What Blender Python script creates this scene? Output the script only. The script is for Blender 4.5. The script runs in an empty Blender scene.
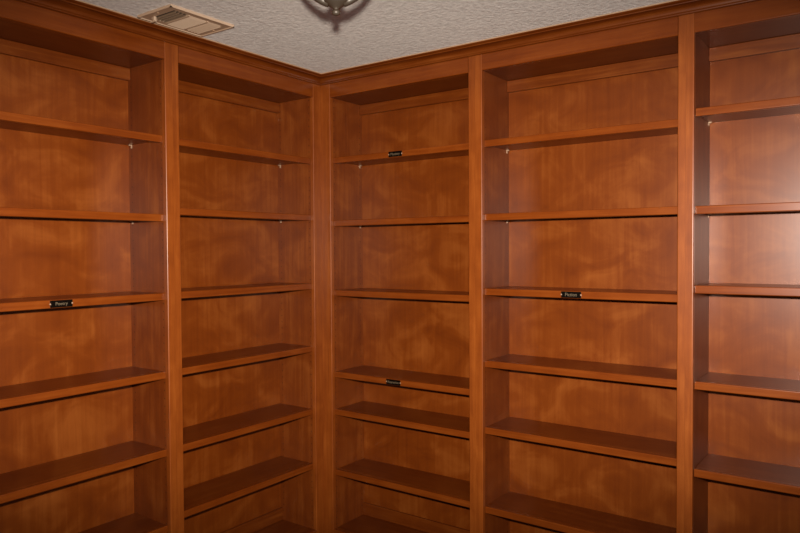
import bpy, bmesh, math
from mathutils import Vector, Matrix

scene = bpy.context.scene
col = scene.collection

# ---------------------------------------------------------------- camera
CAM = Vector((2.365, -2.604, 1.5694))
R_ = Vector((0.81129611, 0.58460794, -0.00567291))
U_ = Vector((-0.00923497, 0.02251684, 0.99970381))
F_ = Vector((-0.58456252, 0.81100342, -0.02366666))
cd = bpy.data.cameras.new('camera')
cam = bpy.data.objects.new('camera', cd)
col.objects.link(cam)
cam.matrix_world = Matrix((
    (R_.x, U_.x, -F_.x, CAM.x),
    (R_.y, U_.y, -F_.y, CAM.y),
    (R_.z, U_.z, -F_.z, CAM.z),
    (0, 0, 0, 1)))
cd.sensor_width = 36.0
cd.lens = 689.35 / 800 * 36.0
cd.clip_start = 0.02
scene.camera = cam

# ---------------------------------------------------------------- world, lights, exposure
w = bpy.data.worlds.new('world')
scene.world = w
w.use_nodes = True
w.node_tree.nodes['Background'].inputs[0].default_value = (0.9, 0.95, 1.0, 1)
w.node_tree.nodes['Background'].inputs[1].default_value = 0.3

# the camera's flash, a little above the lens
fl = bpy.data.lights.new('camera_flash', 'SPOT')
fl.energy = 855
fl.color = (1.0, 0.96, 0.89)
fl.spot_size = math.radians(57)
fl.spot_blend = 1.0
fl.shadow_soft_size = 0.022
flo = bpy.data.objects.new('camera_flash', fl)
col.objects.link(flo)
flo.location = CAM + U_ * 0.115 - F_ * 0.0
aim = F_ + U_ * -0.05 + R_ * -0.01
flo.rotation_euler = aim.to_track_quat('-Z', 'Y').to_euler()
flo.scale = (2.45, 1.0, 1.0)           # a flash head throws a beam wider than it is high

# added cool fill light by the right-hand wall, outside the frame
wl = bpy.data.lights.new('side_fill_light', 'AREA')
wl.energy = 11
wl.color = (0.88, 0.94, 1.0)
wl.shape = 'RECTANGLE'
wl.size = 1.0
wl.size_y = 1.2
wlo = bpy.data.objects.new('side_fill_light', wl)
col.objects.link(wlo)
wlo.location = (3.17, -1.45, 1.45)
wlo.rotation_euler = Vector((-1, 0, 0)).to_track_quat('-Z', 'Z').to_euler()

scene.view_settings.view_transform = 'Standard'
scene.view_settings.look = 'None'
scene.view_settings.exposure = 0.0
scene.view_settings.gamma = 1.0
scene.view_settings.use_curve_mapping = False

# ---------------------------------------------------------------- materials
def new_mat(name):
    m = bpy.data.materials.new(name)
    m.use_nodes = True
    nt = m.node_tree
    return m, nt, nt.nodes['Principled BSDF']


def plain(name, rgb, rough=0.5, metal=0.0, spec=0.5):
    m, nt, b = new_mat(name)
    b.inputs['Base Color'].default_value = (*rgb, 1)
    b.inputs['Roughness'].default_value = rough
    b.inputs['Metallic'].default_value = metal
    b.inputs['Specular IOR Level'].default_value = 0.1
    b.inputs['Coat Weight'].default_value = 1.0          # amber varnish over the stain
    b.inputs['Coat Roughness'].default_value = rough
    b.inputs['Coat IOR'].default_value = 1.34
    b.inputs['Coat Tint'].default_value = (0.62, 0.42, 0.28, 1)
    return m


def wood(name, grain, dark, mid, light, rough=0.36, figure=0.5, tone=1.0, figure_scale=(4.5, 4.5, 4.5), warp=0.8):
    """Stained maple; grain = (x, y, z) frequency in world space, low along the grain."""
    m, nt, b = new_mat(name)
    N, L = nt.nodes, nt.links
    geo = N.new('ShaderNodeTexCoord')
    info = N.new('ShaderNodeObjectInfo')
    mp = N.new('ShaderNodeMapping')
    mp.inputs['Scale'].default_value = grain
    L.new(geo.outputs['Object'], mp.inputs['Vector'])
    # each board is cut from another place of the log
    off = N.new('ShaderNodeVectorMath'); off.operation = 'MULTIPLY_ADD'
    rnd = N.new('ShaderNodeCombineXYZ')
    L.new(info.outputs['Random'], rnd.inputs[0]); L.new(info.outputs['Random'], rnd.inputs[2])
    L.new(rnd.outputs[0], off.inputs[0]); off.inputs[1].default_value = (37, 0, 23)
    L.new(mp.outputs[0], off.inputs[2])
    n1 = N.new('ShaderNodeTexNoise')           # fine grain
    n1.inputs['Scale'].default_value = 1.0
    n1.inputs['Detail'].default_value = 5
    n1.inputs['Roughness'].default_value = 0.6
    n1.inputs['Distortion'].default_value = 0.6
    L.new(off.outputs[0], n1.inputs['Vector'])
    # blotchy figure, larger and rounder
    mp2 = N.new('ShaderNodeMapping')
    mp2.inputs['Scale'].default_value = figure_scale
    L.new(geo.outputs['Object'], mp2.inputs['Vector'])
    off2 = N.new('ShaderNodeVectorMath'); off2.operation = 'MULTIPLY_ADD'
    L.new(rnd.outputs[0], off2.inputs[0]); off2.inputs[1].default_value = (11, 0, 17)
    L.new(mp2.outputs[0], off2.inputs[2])
    n2 = N.new('ShaderNodeTexNoise')
    n2.inputs['Scale'].default_value = 1.6
    n2.inputs['Detail'].default_value = 6
    n2.inputs['Roughness'].default_value = 0.52
    n2.inputs['Distortion'].default_value = warp
    L.new(off2.outputs[0], n2.inputs['Vector'])
    mx = N.new('ShaderNodeMix'); mx.data_type = 'FLOAT'
    mx.inputs[0].default_value = figure
    L.new(n1.outputs['Fac'], mx.inputs[2]); L.new(n2.outputs['Fac'], mx.inputs[3])
    cr = N.new('ShaderNodeValToRGB')
    e = cr.color_ramp.elements
    e[0].position = 0.26; e[0].color = (*[c * tone for c in dark], 1)
    e[1].position = 0.74; e[1].color = (*[c * tone for c in light], 1)
    k = e.new(0.5); k.color = (*[c * tone for c in mid], 1)
    L.new(mx.outputs[0], cr.inputs[0])
    L.new(cr.outputs[0], b.inputs['Base Color'])
    b.inputs['Roughness'].default_value = rough
    b.inputs['Specular IOR Level'].default_value = 0.1
    b.inputs['Coat Weight'].default_value = 1.0          # amber varnish over the stain
    b.inputs['Coat Roughness'].default_value = rough
    b.inputs['Coat IOR'].default_value = 1.34
    b.inputs['Coat Tint'].default_value = (0.62, 0.42, 0.28, 1)
    bp = N.new('ShaderNodeBump'); bp.inputs['Strength'].default_value = 0.05
    bp.inputs['Distance'].default_value = 0.002
    L.new(n1.outputs['Fac'], bp.inputs['Height']); L.new(bp.outputs[0], b.inputs['Normal'])
    return m


def add_pin_holes(m):
    """Columns of drilled shelf-pin holes, 32 mm apart, in the side panels."""
    nt = m.node_tree
    N, L = nt.nodes, nt.links
    b = N['Principled BSDF']
    tc = N.new('ShaderNodeTexCoord')
    sp = N.new('ShaderNodeSeparateXYZ'); L.new(tc.outputs['Object'], sp.inputs[0])

    def mth(op, a, bb=None):
        n = N.new('ShaderNodeMath'); n.operation = op
        for i, v in enumerate((a, bb)):
            if v is None:
                continue
            if isinstance(v, (int, float)):
                n.inputs[i].default_value = v
            else:
                L.new(v, n.inputs[i])
        return n.outputs[0]
    zz = mth('MULTIPLY', mth('SUBTRACT', mth('FRACT', mth('DIVIDE', sp.outputs[2], 0.032)), 0.5), 0.032)
    dy = mth('MINIMUM', mth('ABSOLUTE', mth('SUBTRACT', sp.outputs[1], 0.2325)), mth('ABSOLUTE', mth('SUBTRACT', sp.outputs[1], 0.030)))
    d2 = mth('ADD', mth('MULTIPLY', dy, dy), mth('MULTIPLY', zz, zz))
    hole = mth('LESS_THAN', d2, 0.0024 ** 2)
    old = b.inputs['Base Color'].links[0].from_socket
    mx = N.new('ShaderNodeMix'); mx.data_type = 'RGBA'
    L.new(hole, mx.inputs[0]); L.new(old, mx.inputs[6]); mx.inputs[7].default_value = (0.02, 0.005, 0.001, 1)
    L.new(mx.outputs[2], b.inputs['Base Color'])


D, M, LT = (0.150, 0.037, 0.0046), (0.238, 0.070, 0.0088), (0.385, 0.148, 0.033)
# solid-wood frame pieces took the stain lighter and yellower than the veneered panels
SD, SM, SL = (0.190, 0.047, 0.0066), (0.285, 0.083, 0.0120), (0.385, 0.132, 0.024)
ST, SN, SU = (0.175, 0.048, 0.0075), (0.275, 0.089, 0.0150), (0.385, 0.145, 0.030)
# parts are built in their bookcase's frame: x along the run, y into the wall, z up
WOOD_PANEL = wood('stained_maple_panel', (48, 48, 2.0), D, M, LT, 0.31, 0.70, 0.86, (3.2, 3.2, 4.4), 0.9)
WOOD_SIDE = wood('stained_maple_side', (34, 34, 1.6), D, M, LT, 0.42, 0.5, 0.85)
add_pin_holes(WOOD_SIDE)
WOOD_UP = wood('stained_maple_upright', (48, 48, 3.0), ST, SN, SU, 0.33, 0.4)
WOOD_ALONG = wood('stained_maple_lengthwise', (2.6, 50, 60), SD, SM, SL, 0.25, 0.35, 0.75)
WOOD_SHADED_BOARD = wood('stained_maple_shaded_board', (2.6, 50, 60), D, M, LT, 0.30, 0.35, 0.75)  # toned down to paint grazing shade into board tops and undersides
WOOD_CROWN_X = wood('stained_maple_crown', (2.6, 55, 55), D, M, LT, 0.33, 0.3, 0.78)
WOOD_CROWN_Y = wood('stained_maple_crown_side', (55, 2.6, 55), D, M, LT, 0.33, 0.3, 0.78)

NICKEL = plain('nickel', (0.62, 0.6, 0.58), 0.42, 0.35)
BLACK = plain('black_plate', (0.004, 0.004, 0.004), 0.22, 0.0, 0.2)
LETTER = plain('plate_lettering', (0.17, 0.18, 0.16), 0.5)
WHITE_METAL = plain('white_vent_metal', (0.80, 0.85, 0.91), 0.5)
SLOT = plain('vent_shade', (0.02, 0.02, 0.02), 0.9)  # near-black for the shade painted behind the vent louvers
CAULK = plain('white_caulk', (0.66, 0.58, 0.50), 0.6)
PEWTER = plain('pewter', (0.085, 0.09, 0.095), 0.42, 0.3)
WALL = plain('wall_paint', (0.20, 0.165, 0.13), 0.8)

GLASS, nt, b = new_mat('grey_glass')
b.inputs['Base Color'].default_value = (0.62, 0.66, 0.63, 1)
b.inputs['Roughness'].default_value = 0.18
b.inputs['Transmission Weight'].default_value = 0.55
nz = nt.nodes.new('ShaderNodeTexNoise'); nz.inputs['Scale'].default_value = 14
rp = nt.nodes.new('ShaderNodeValToRGB')
rp.color_ramp.elements[0].color = (0.22, 0.24, 0.23, 1)
rp.color_ramp.elements[1].color = (0.40, 0.41, 0.38, 1)
nt.links.new(nz.outputs['Fac'], rp.inputs[0]); nt.links.new(rp.outputs[0], b.inputs['Base Color'])

CEIL, nt, b = new_mat('textured_ceiling')
b.inputs['Roughness'].default_value = 0.9
tc = nt.nodes.new('ShaderNodeTexCoord')
n1 = nt.nodes.new('ShaderNodeTexNoise'); n1.inputs['Scale'].default_value = 62
n1.inputs['Detail'].default_value = 4; n1.inputs['Roughness'].default_value = 0.65
nt.links.new(tc.outputs['Object'], n1.inputs['Vector'])
rp = nt.nodes.new('ShaderNodeValToRGB')
rp.color_ramp.elements[0].position = 0.35; rp.color_ramp.elements[0].color = (0.70, 0.61, 0.535, 1)
rp.color_ramp.elements[1].position = 0.65; rp.color_ramp.elements[1].color = (0.88, 0.775, 0.68, 1)
nt.links.new(n1.outputs['Fac'], rp.inputs[0]); nt.links.new(rp.outputs[0], b.inputs['Base Color'])
bp = nt.nodes.new('ShaderNodeBump'); bp.inputs['Strength'].default_value = 0.85
bp.inputs['Distance'].default_value = 0.006
nt.links.new(n1.outputs['Fac'], bp.inputs['Height']); nt.links.new(bp.outputs[0], b.inputs['Normal'])

CARPET, nt, b = new_mat('beige_carpet')
b.inputs['Roughness'].default_value = 1.0
n1 = nt.nodes.new('ShaderNodeTexNoise'); n1.inputs['Scale'].default_value = 180
rp = nt.nodes.new('ShaderNodeValToRGB')
rp.color_ramp.elements[0].color = (0.07, 0.05, 0.035, 1)
rp.color_ramp.elements[1].color = (0.13, 0.10, 0.07, 1)
nt.links.new(n1.outputs['Fac'], rp.inputs[0]); nt.links.new(rp.outputs[0], b.inputs['Base Color'])

# ---------------------------------------------------------------- mesh helpers
def link(name, bm, mats, parent=None, smooth=False):
    bmesh.ops.recalc_face_normals(bm, faces=bm.faces)
    me = bpy.data.meshes.new(name)
    bm.to_mesh(me); bm.free()
    for m in (mats if isinstance(mats, (list, tuple)) else [mats]):
        me.materials.append(m)
    if smooth:
        for p in me.polygons:
            p.use_smooth = True
    o = bpy.data.objects.new(name, me)
    col.objects.link(o)
    if parent:
        o.parent = parent
    return o


def add_box(bm, a, b, bevel=0.0, mi=0):
    g = bmesh.ops.create_cube(bm, size=1.0)
    vs = g['verts']
    c = [(p + q) / 2 for p, q in zip(a, b)]
    s = [abs(q - p) for p, q in zip(a, b)]
    for v in vs:
        v.co = Vector([c[i] + v.co[i] * s[i] for i in range(3)])
    es = list({e for v in vs for e in v.link_edges})
    fs = list({f for v in vs for f in v.link_faces})
    if mi:
        for f in fs:
            f.material_index = mi
    if bevel:
        bmesh.ops.bevel(bm, geom=es, offset=bevel, segments=2, profile=0.5, affect='EDGES')


def box(name, a, b, mat, parent=None, bevel=0.0):
    bm = bmesh.new()
    add_box(bm, a, b, bevel)
    return link(name, bm, mat, parent)


def add_prism(bm, prof, place, t0, t1, mi=0):
    """Extrude a closed profile; place(p, q, t) gives the point."""
    A = [bm.verts.new(place(p, q, t0)) for p, q in prof]
    B = [bm.verts.new(place(p, q, t1)) for p, q in prof]
    n = len(prof)
    fs = [bm.faces.new(A), bm.faces.new(B[::-1])]
    for i in range(n):
        fs.append(bm.faces.new((A[i], B[i], B[(i + 1) % n], A[(i + 1) % n])))
    for f in fs:
        f.material_index = mi


def round_corner(cx, cy, r, a0, a1, n=4):
    return [(cx + r * math.cos(math.radians(a0 + (a1 - a0) * i / n)),
             cy + r * math.sin(math.radians(a0 + (a1 - a0) * i / n))) for i in range(n + 1)]


def add_lathe(bm, prof, c, seg=32, mi=0):
    rings = []
    for r, z in prof:
        if r < 1e-6:
            rings.append([bm.verts.new((c[0], c[1], z))])
        else:
            rings.append([bm.verts.new((c[0] + r * math.cos(2 * math.pi * i / seg),
                                        c[1] + r * math.sin(2 * math.pi * i / seg), z)) for i in range(seg)])
    for A, B in zip(rings, rings[1:]):
        for i in range(seg):
            j = (i + 1) % seg
            if len(A) == 1 and len(B) == 1:
                continue
            if len(A) == 1:
                f = bm.faces.new((A[0], B[i], B[j]))
            elif len(B) == 1:
                f = bm.faces.new((A[i], A[j], B[0]))
            else:
                f = bm.faces.new((A[i], A[j], B[j], B[i]))
            f.material_index = mi


def add_tube(bm, pts, rad, seg=10):
    pts = [Vector(p) for p in pts]
    rings = []
    for i, p in enumerate(pts):
        t = (pts[min(i + 1, len(pts) - 1)] - pts[max(i - 1, 0)]).normalized()
        s = t.cross(Vector((0, 0, 1)))
        s = s.normalized() if s.length > 1e-4 else Vector((1, 0, 0))
        n = s.cross(t).normalized()
        r = rad[i] if isinstance(rad, (list, tuple)) else rad
        rings.append([bm.verts.new(p + s * (r * math.cos(2 * math.pi * k / seg)) + n * (r * math.sin(2 * math.pi * k / seg)))
                      for k in range(seg)])
    for A, B in zip(rings, rings[1:]):
        for k in range(seg):
            bm.faces.new((A[k], A[(k + 1) % seg], B[(k + 1) % seg], B[k]))
    bm.faces.new(rings[0]); bm.faces.new(rings[-1][::-1])


def thing(name, label, cat, loc, rz=0.0, group=None):
    o = bpy.data.objects.new(name, None)
    col.objects.link(o)
    o.location = loc
    o.rotation_euler = (0, 0, rz)
    o['label'] = label
    o['category'] = cat
    if group:
        o['group'] = group
    return o


def struct(o):
    o['kind'] = 'structure'
    return o

# ---------------------------------------------------------------- room shell
ZC = 2.4415                       # ceiling height
WX, WY = -0.27, 0.27              # wall faces behind the bookcases
EX, EY = 3.20, -3.60              # the walls behind the camera
struct(box('floor', (WX, EY, -0.1), (EX, WY, 0), CARPET))
struct(box('ceiling', (WX, EY, ZC), (EX, WY, ZC + 0.1), CEIL))
struct(box('wall_left', (WX - 0.1, EY, 0), (WX, WY, ZC), WALL))
struct(box('wall_back', (WX - 0.1, WY, 0), (EX, WY + 0.1, ZC), WALL))
struct(box('wall_right', (EX, EY, 0), (EX + 0.1, WY, ZC), WALL))
struct(box('wall_front', (WX - 0.1, EY - 0.1, 0), (EX + 0.1, EY, ZC), WALL))

# unseen window added in the right-hand wall to go with the fill light
bm = bmesh.new()
for a, b in (((-2.03, 0.77), (-0.87, 0.85)), ((-2.03, 2.05), (-0.87, 2.13)), ((-2.03, 0.85), (-1.95, 2.05)), ((-0.95, 0.85), (-0.87, 2.05)), ((-1.95, 1.44), (-0.95, 1.47))):
    add_box(bm, (EX - 0.025, a[0], a[1]), (EX, b[0], b[1]))
add_box(bm, (EX - 0.006, -1.95, 0.85), (EX - 0.001, -0.95, 2.05), 0, 1)
LITPANE, nt, b_ = new_mat('added_glow_pane')
b_.inputs['Emission Color'].default_value = (0.88, 0.94, 1.0, 1)
b_.inputs['Emission Strength'].default_value = 0.6  # glow added to the pane to match the fill light
struct(link('added_window_1', bm, [CAULK, LITPANE]))

# ---------------------------------------------------------------- crown moulding
YL, XR = -1.772, 2.636            # far ends of the two runs
Z0 = 2.4006                       # foot of the crown
prof = [(0.0002, Z0), (0.006, Z0)]
prof += [(0.0095, Z0 + 0.0015), (0.0105, Z0 + 0.0045), (0.009, Z0 + 0.0075)]
prof += [(0.011, Z0 + 0.009)]
prof += [(0.012 + 0.026 * (1 - math.cos(a)), Z0 + 0.010 + 0.018 * math.sin(a)) for a in [i * math.pi / 12 for i in range(1, 7)]]
prof += [(0.043, Z0 + 0.028), (0.044, Z0 + 0.031)]
prof += [(0.049, Z0 + 0.0325), (0.054, Z0 + 0.035), (0.0565, Z0 + 0.0385), (0.057, ZC - 0.0004), (0.0002, ZC - 0.0004)]


def mitred(name, prof, mat, side):
    bm = bmesh.new()
    if side == 'left':
        A = [bm.verts.new((p, YL, z)) for p, z in prof]
        B = [bm.verts.new((p, -p, z)) for p, z in prof]
    else:
        A = [bm.verts.new((p, -p, z)) for p, z in prof]
        B = [bm.verts.new((XR, -p, z)) for p, z in prof]
    n = len(prof)
    bm.faces.new(A); bm.faces.new(B[::-1])
    for i in range(n):
        bm.faces.new((A[i], B[i], B[(i + 1) % n], A[(i + 1) % n]))
    return struct(link(name, bm, mat))


mitred('trim_1', prof, WOOD_CROWN_Y, 'left')
mitred('trim_2', prof, WOOD_CROWN_X, 'right')
cp = [(0.0572, ZC - 0.0035), (0.0580, ZC - 0.0035), (0.0605, ZC - 0.0003), (0.0572, ZC - 0.0003)]
mitred('trim_3', cp, CAULK, 'left')
mitred('trim_4', cp, CAULK, 'right')

# ---------------------------------------------------------------- bookcases
DEP = 0.2525        # inside depth, from face of frame to back panel
FR = 0.020          # face frame thickness
ZR = 2.3332         # underside of the top rail and of the top panel
ZN = 2.2822         # underside of the upper back rail
ZB = 0.158          # top of the bottom panel
ZT = 2.4375         # top of the face frame, hidden behind the crown
TH = 0.0292         # shelf edge


def text_into(bm, txt, size, cx, cz, y, mi):
    cu = bpy.data.curves.new('lettering', 'FONT')
    cu.body = txt
    cu.size = size
    cu.align_x = 'CENTER'; cu.align_y = 'CENTER'
    cu.extrude = 0.0003
    tmp = bpy.data.objects.new('lettering', cu)
    col.objects.link(tmp)
    bpy.context.view_layer.update()
    me = bpy.data.meshes.new_from_object(tmp.evaluated_get(bpy.context.evaluated_depsgraph_get()))
    bpy.data.objects.remove(tmp)
    bpy.data.curves.remove(cu)
    nf = len(bm.faces)
    # text lies in local x/y facing +z: stand it up facing -y
    me.transform(Matrix.Translation((cx, y, cz)) @ Matrix.Rotation(math.pi / 2, 4, 'X'))
    bm.from_mesh(me)
    bm.faces.ensure_lookup_table()
    for f in bm.faces[nf:]:
        f.material_index = mi
    bpy.data.meshes.remove(me)


def nameplate(shelf, txt, x0, x1, zc, size):
    """Black plate with notched ends and pale lettering on a shelf's front edge."""
    bm = bmesh.new()
    h = 0.0125
    cx = (x0 + x1) / 2
    hw = (x1 - x0) / 2
    r = 0.0042
    pr = [(-hw, -h)] + [(hw, -h)]
    pr += [(hw - r * math.cos(a), r * math.sin(a)) for a in [math.radians(d) for d in (-90, -45, 0, 45, 90)]]
    pr += [(hw, h), (-hw, h)]
    pr += [(-hw + r * math.cos(a), r * math.sin(a)) for a in [math.radians(d) for d in (90, 45, 0, -45, -90)]]
    yf = FR - 0.0022
    add_prism(bm, pr, lambda p, q, t: (cx + p, t, zc + q), FR, yf)
    text_into(bm, txt, size, cx, zc, yf - 0.0004, 1)
    for s in (-1, 1):                                   # screw in each notch
        g = bmesh.ops.create_cone(bm, cap_ends=True, segments=10, radius1=0.0032, radius2=0.0026, depth=0.0016)
        for v in g['verts']:
            v.co = Vector((cx + s * (hw - 0.0006) + v.co.x, FR - 0.0009 + v.co.z * -1, zc + v.co.y))
        for f in {f for v in g['verts'] for f in v.link_faces}:
            f.material_index = 2
    o = link('nameplate', bm, [BLACK, LETTER, NICKEL], shelf)
    o['label'] = 'black nameplate with pale lettering screwed to the shelf edge'
    return o


def pin(parent, x, y, z, s):
    """Metal spoon pin under a shelf; s = +1 when it sticks out towards +x."""
    bm = bmesh.new()
    add_box(bm, (min(x, x + s * 0.0025), y - 0.0045, z - 0.015), (max(x, x + s * 0.0025), y + 0.0045, z - 0.0002), 0.0009)
    add_box(bm, (min(x, x + s * 0.013), y - 0.004, z - 0.0042), (max(x, x + s * 0.011), y + 0.004, z - 0.0002), 0.0009)
    return link('shelf_pin', bm, NICKEL, parent)


def bookcase(label, loc, rz, wid, sl, sr, tops, plates={}):
    t = thing('bookcase', label, 'bookcase', loc, rz, 'built-in bookcases')
    r = 0.0032
    # face frame: uprights with eased inner edge
    bm = bmesh.new()
    pr = [(-sl, FR), (-sl, 0)] + round_corner(-r, r, r, -90, 0) + [(0, FR)]
    add_prism(bm, pr, lambda p, q, z: (p, q, z), 0, ZT)
    link('stile', bm, WOOD_UP, t)
    bm = bmesh.new()
    pr = [(wid + sr, FR), (wid + sr, 0)] + round_corner(wid + r, r, r, 270, 180) + [(wid, FR)]
    add_prism(bm, pr, lambda p, q, z: (p, q, z), 0, ZT)
    link('stile', bm, WOOD_UP, t)
    e = 0.0003
    bm = bmesh.new()
    pr = [(FR, ZT), (0, ZT)] + round_corner(r, ZR + r, r, 180, 270) + [(FR, ZR)]
    add_prism(bm, pr, lambda p, q, x: (x, p, q), e, wid - e)
    link('top_rail', bm, WOOD_ALONG, t)
    bm = bmesh.new()
    pr = [(FR, 0), (0, 0)] + round_corner(r, ZB - r, r, 180, 90) + [(FR, ZB)]
    add_prism(bm, pr, lambda p, q, x: (x, p, q), e, wid - e)
    link('bottom_rail', bm, WOOD_ALONG, t)
    # carcass
    y1 = DEP + 0.012
    box('side_panel', (-0.018, FR + e, 0), (0, y1, ZR + 0.02), WOOD_SIDE, t)
    box('side_panel', (wid, FR + e, 0), (wid + 0.018, y1, ZR + 0.02), WOOD_SIDE, t)
    box('back_panel', (e, DEP, ZB), (wid - e, y1, ZR), WOOD_PANEL, t)
    box('top_panel', (e, FR + e, ZR + e), (wid - e, y1, ZR + 0.018), WOOD_SHADED_BOARD, t)
    box('bottom_panel', (e, FR + e, ZB - 0.018), (wid - e, DEP - e, ZB), WOOD_SHADED_BOARD, t)
    box('back_rail', (e, DEP - 0.018, ZN), (wid - e, DEP - e, ZR - e), WOOD_CROWN_X, t, 0.0012)
    box('back_rail', (e, DEP - 0.013, ZB + e), (wid - e, DEP - e, 0.2215), WOOD_CROWN_X, t, 0.0012)
    # shelves: board with a deeper front edge
    for i, z in enumerate(tops):
        bm = bmesh.new()
        q = 0.0028
        yb = DEP - 0.0012
        pr = round_corner(FR + q, z - q, q, 90, 180)
        pr += round_corner(FR + q, z - TH + q, q, 180, 270) + [(FR + 0.021, z - TH), (FR + 0.021, z)]
        add_prism(bm, pr, lambda p, s, x: (x, p, s), 0.0012, wid - 0.0012)
        add_prism(bm, [(yb, z), (FR + 0.021, z), (FR + 0.021, z - 0.019), (yb, z - 0.019)],
                  lambda p, s, x: (x, p, s), 0.0012, wid - 0.0012, 1)
        sh = link('shelf', bm, [WOOD_ALONG, WOOD_SHADED_BOARD], t)
        for (x, s) in ((0.0002, 1), (wid - 0.0002, -1)):
            pin(t, x, 0.2325, z - 0.019, s)
        if i in plates:
            txt, x0, x1, size = plates[i]
            nameplate(sh, txt, x0, x1, z - TH / 2, size)
    return t


Q = math.pi / 2
A0, A1, K0 = -0.9126, -0.8474, -0.0553
K1, B0, B1, C0, C1 = 0.0618, 0.8561, 0.9228, 1.7214, 1.7771
mA, mB, mC = (A0 + A1) / 2, (B0 + B1) / 2, (C0 + C1) / 2
g = 0.0001
W0 = 0.794
# left-hand run, facing +x (its own x axis runs along world y)
bookcase('bookcase at far left, cut off by the frame, one black nameplate on its third shelf',
         (0, A0 - W0, 0), Q, W0, 0.06, mA - A0 - g,
         (2.034, 1.7186, 1.4028, 1.0856, 0.7703, 0.4600),
         {2: ('Poetry', -1.3878 - (A0 - W0) + 0.012, -1.3079 - (A0 - W0) + 0.012, 0.0165)})
bookcase('left-wall maple bookcase in the corner, no nameplates, between two plain stiles',
         (0, A1, 0), Q, K0 - A1, A1 - mA - g, -K0 - g,
         (2.0325, 1.7486, 1.4044, 1.0882, 0.7708, 0.4933))
# right-hand run, facing -y
bookcase('right-wall maple bookcase in the corner with two small black nameplates on its shelves',
         (K1, 0, 0), 0, B0 - K1, K1 - g, mB - B0 - g,
         (2.0357, 1.7206, 1.3701, 0.9575, 0.7666, 0.4585),
         {0: ('Mystery', 0.424 - K1 - 0.012, 0.5003 - K1 - 0.012, 0.0165),
          3: ('Biographies', 0.4022 - K1 - 0.012, 0.4841 - K1 - 0.012, 0.0140)})
bookcase('wide middle bookcase of the right wall with one black nameplate on its third shelf',
         (B1, 0, 0), 0, C0 - B1, B1 - mB - g, mC - C0 - g,
         (2.0396, 1.7235, 1.4026, 1.0901, 0.8002, 0.4533),
         {2: ('Fiction', 1.2792 - B1 - 0.007, 1.3619 - B1 - 0.007, 0.0185)})
bookcase('bookcase at far right, cut off by the frame, pale sheen on its back panel',
         (C1, 0, 0), 0, W0, C1 - mC - g, 0.06,
         (2.0700, 1.7217, 1.4370, 1.0911, 0.7733, 0.4600))

# ---------------------------------------------------------------- ceiling vent
vx0, vx1, vy0, vy1 = 0.084, 0.283, -1.087, -0.800
vt = thing('ceiling_vent', 'off-white metal register vent on the ceiling above the left bookcases', 'vent',
           ((vx0 + vx1) / 2, (vy0 + vy1) / 2, ZC))
hx, hy = (vx1 - vx0) / 2, (vy1 - vy0) / 2
ix, iy = hx - 0.030, hy - 0.036
bm = bmesh.new()
zt, zb = -0.0003, -0.007
for a, b in (((-hx, -hy), (hx, -iy)), ((-hx, iy), (hx, hy)), ((-hx, -iy), (-ix, iy)), ((ix, -iy), (hx, iy))):
    add_box(bm, (a[0], a[1], zb), (b[0], b[1], zt))
# raised lip round the outside
for a, b in (((-hx, -hy), (hx, -hy + 0.006)), ((-hx, hy - 0.006), (hx, hy)), ((-hx, -hy), (-hx + 0.006, hy)), ((hx - 0.006, -hy), (hx, hy))):
    add_box(bm, (a[0], a[1], zb - 0.003), (b[0], b[1], zb))
link('frame', bm, WHITE_METAL, vt)
box('shade_sheet', (-ix, -iy, -0.0012), (ix, iy, -0.0004), SLOT, vt)  # flat dark sheet standing in for the shade behind the louvers


def blades(x0, x1, y0, y1, n, tilt, along):
    bm = bmesh.new()
    span = (y1 - y0) if along == 'x' else (x1 - x0)
    pitch = span / n
    for i in range(n):
        c = (y0 if along == 'x' else x0) + (i + 0.5) * pitch
        hw = 0.0078
        dz = hw * math.sin(math.radians(tilt)); dh = hw * math.cos(math.radians(tilt))
        pr = [(c - dh, -0.0085 - dz), (c + dh, -0.0085 + dz), (c + dh, -0.0076 + dz), (c - dh, -0.0076 - dz)]
        if along == 'x':
            add_prism(bm, pr, lambda p, q, t: (t, p, q), x0, x1)
        else:
            add_prism(bm, pr, lambda p, q, t: (p, t, q), y0, y1)
    return link('louvers', bm, WHITE_METAL, vt)


ya, yb = -iy + 0.066, iy - 0.066
blades(-ix + 0.001, ix - 0.001, -iy + 0.003, ya - 0.004, 4, 50, 'x')
blades(-ix + 0.001, ix - 0.001, ya + 0.004, yb - 0.004, 10, 38, 'y')
blades(-ix + 0.001, ix - 0.001, yb + 0.004, iy - 0.003, 4, -45, 'x')
for y in (ya, yb):
    box('divider', (-ix, y - 0.0035, -0.011), (ix, y + 0.0035, -0.0015), WHITE_METAL, vt)
bm = bmesh.new()
add_box(bm, (-0.052, -iy - 0.006, -0.024), (-0.040, -iy + 0.004, -0.0068), 0.0015)
add_box(bm, (-0.062, -iy - 0.006, -0.0265), (-0.034, -iy + 0.002, -0.0225), 0.0015)
link('damper_lever', bm, WHITE_METAL, vt)
for y in (-hy + 0.018, hy - 0.018):
    bm = bmesh.new()
    gq = bmesh.ops.create_cone(bm, cap_ends=True, segments=12, radius1=0.0035, radius2=0.005, depth=0.0024)
    for v in gq['verts']:
        v.co += Vector((0, y, -0.0082))
    link('screw', bm, CAULK, vt)

# ---------------------------------------------------------------- ceiling light, unlit
UP = 0.040
LC = Vector((1.219, -1.282))
lt = thing('ceiling_light', 'grey metal ceiling light with ball finial at the top edge of the photo, switched off', 'ceiling light',
           (LC.x, LC.y, 2.118 + UP))
oz = 2.118   # heights below are written for a finial tip at 2.118


def lathe_part(name, prof, mat, parent=lt, seg=40):
    bm = bmesh.new()
    add_lathe(bm, [(r, z - oz) for r, z in prof], (0, 0), seg)
    return link(name, bm, mat, parent, smooth=True)


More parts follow.
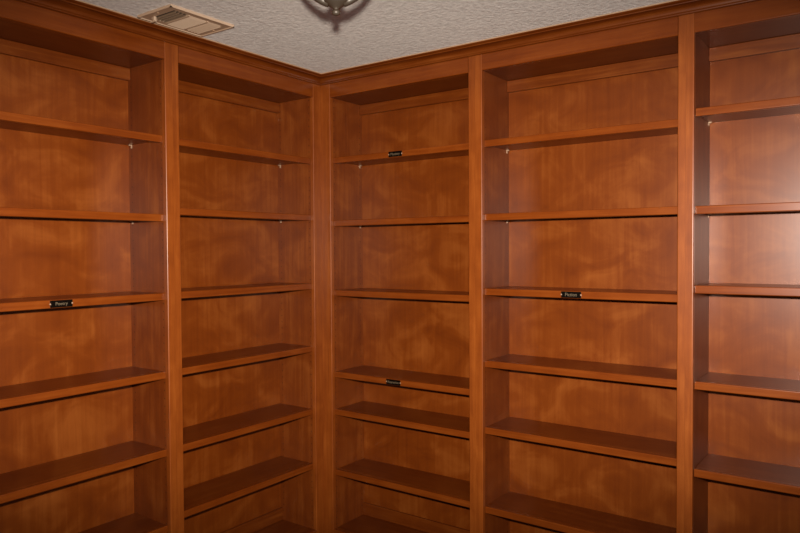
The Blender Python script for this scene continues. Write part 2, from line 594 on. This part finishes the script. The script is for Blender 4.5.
lathe_part('finial', [(0, 2.1180), (0.0055, 2.1186), (0.0095, 2.1212), (0.0110, 2.1260), (0.0095, 2.1305), (0.0062, 2.1330),
                      (0.0062, 2.1345), (0.0105, 2.1370), (0.019, 2.1425), (0.029, 2.1490), (0.033, 2.1540), (0.030, 2.1580),
                      (0.024, 2.1650), (0.017, 2.1740), (0.013, 2.1800), (0, 2.1805)], PEWTER)
bm = bmesh.new()
d = -Vector((F_.x, F_.y, 0)).normalized()
bmesh.ops.create_uvsphere(bm, u_segments=16, v_segments=10, radius=0.0052)
for v in bm.verts:
    v.co += d * 0.0215 + Vector((0, 0, 2.1655 - oz))
link('stud', bm, NICKEL, lt, smooth=True)
bowl = [(0, 2.1812), (0.03, 2.1845), (0.055, 2.1945), (0.085, 2.2145), (0.115, 2.245), (0.140, 2.280), (0.152, 2.310),
        (0.1480, 2.310), (0.136, 2.281), (0.112, 2.248), (0.083, 2.218), (0.053, 2.198), (0.03, 2.188), (0, 2.1848)]
lathe_part('glass_bowl', bowl, GLASS)
lathe_part('rim', [(0.1535, 2.303), (0.164, 2.303), (0.168, 2.310), (0.164, 2.318), (0.1535, 2.318), (0.1535, 2.303)], PEWTER)
side = Vector((R_.x, R_.y, 0)).normalized()
path = [(0.018, 2.1500), (0.036, 2.1565), (0.053, 2.1660), (0.069, 2.1785), (0.084, 2.1950), (0.102, 2.2170), (0.126, 2.2430),
        (0.145, 2.2700), (0.158, 2.2950), (0.160, 2.3080)]
for dr in (side, -side, -d):
    bm = bmesh.new()
    add_tube(bm, [dr * r + Vector((0, 0, z - oz)) for r, z in path], [0.0115, 0.0105, 0.0095, 0.0088, 0.0084, 0.0080, 0.0076, 0.0072, 0.0066, 0.005])
    link('arm', bm, PEWTER, lt, smooth=True)
lathe_part('stem', [(0, 2.185), (0.008, 2.185), (0.008, 2.38), (0, 2.38)], PEWTER)
for k in range(3):
    a = k * 2 * math.pi / 3
    bm = bmesh.new()
    e = Vector((math.cos(a), math.sin(a), 0))
    add_tube(bm, [Vector((0, 0, 2.372 - oz)) + e * 0.02, Vector((0, 0, 2.358 - oz)) + e * 0.07, Vector((0, 0, 2.334 - oz)) + e * 0.13,
                  Vector((0, 0, 2.316 - oz)) + e * 0.160], 0.005)
    link('bracket', bm, PEWTER, lt, smooth=True)
lathe_part('canopy', [(r, z - UP) for r, z in [(0, ZC - 0.0003), (0.075, ZC - 0.0003), (0.075, ZC - 0.008), (0.060, ZC - 0.022), (0.030, ZC - 0.036), (0.012, ZC - 0.042), (0, ZC - 0.042)]], PEWTER)
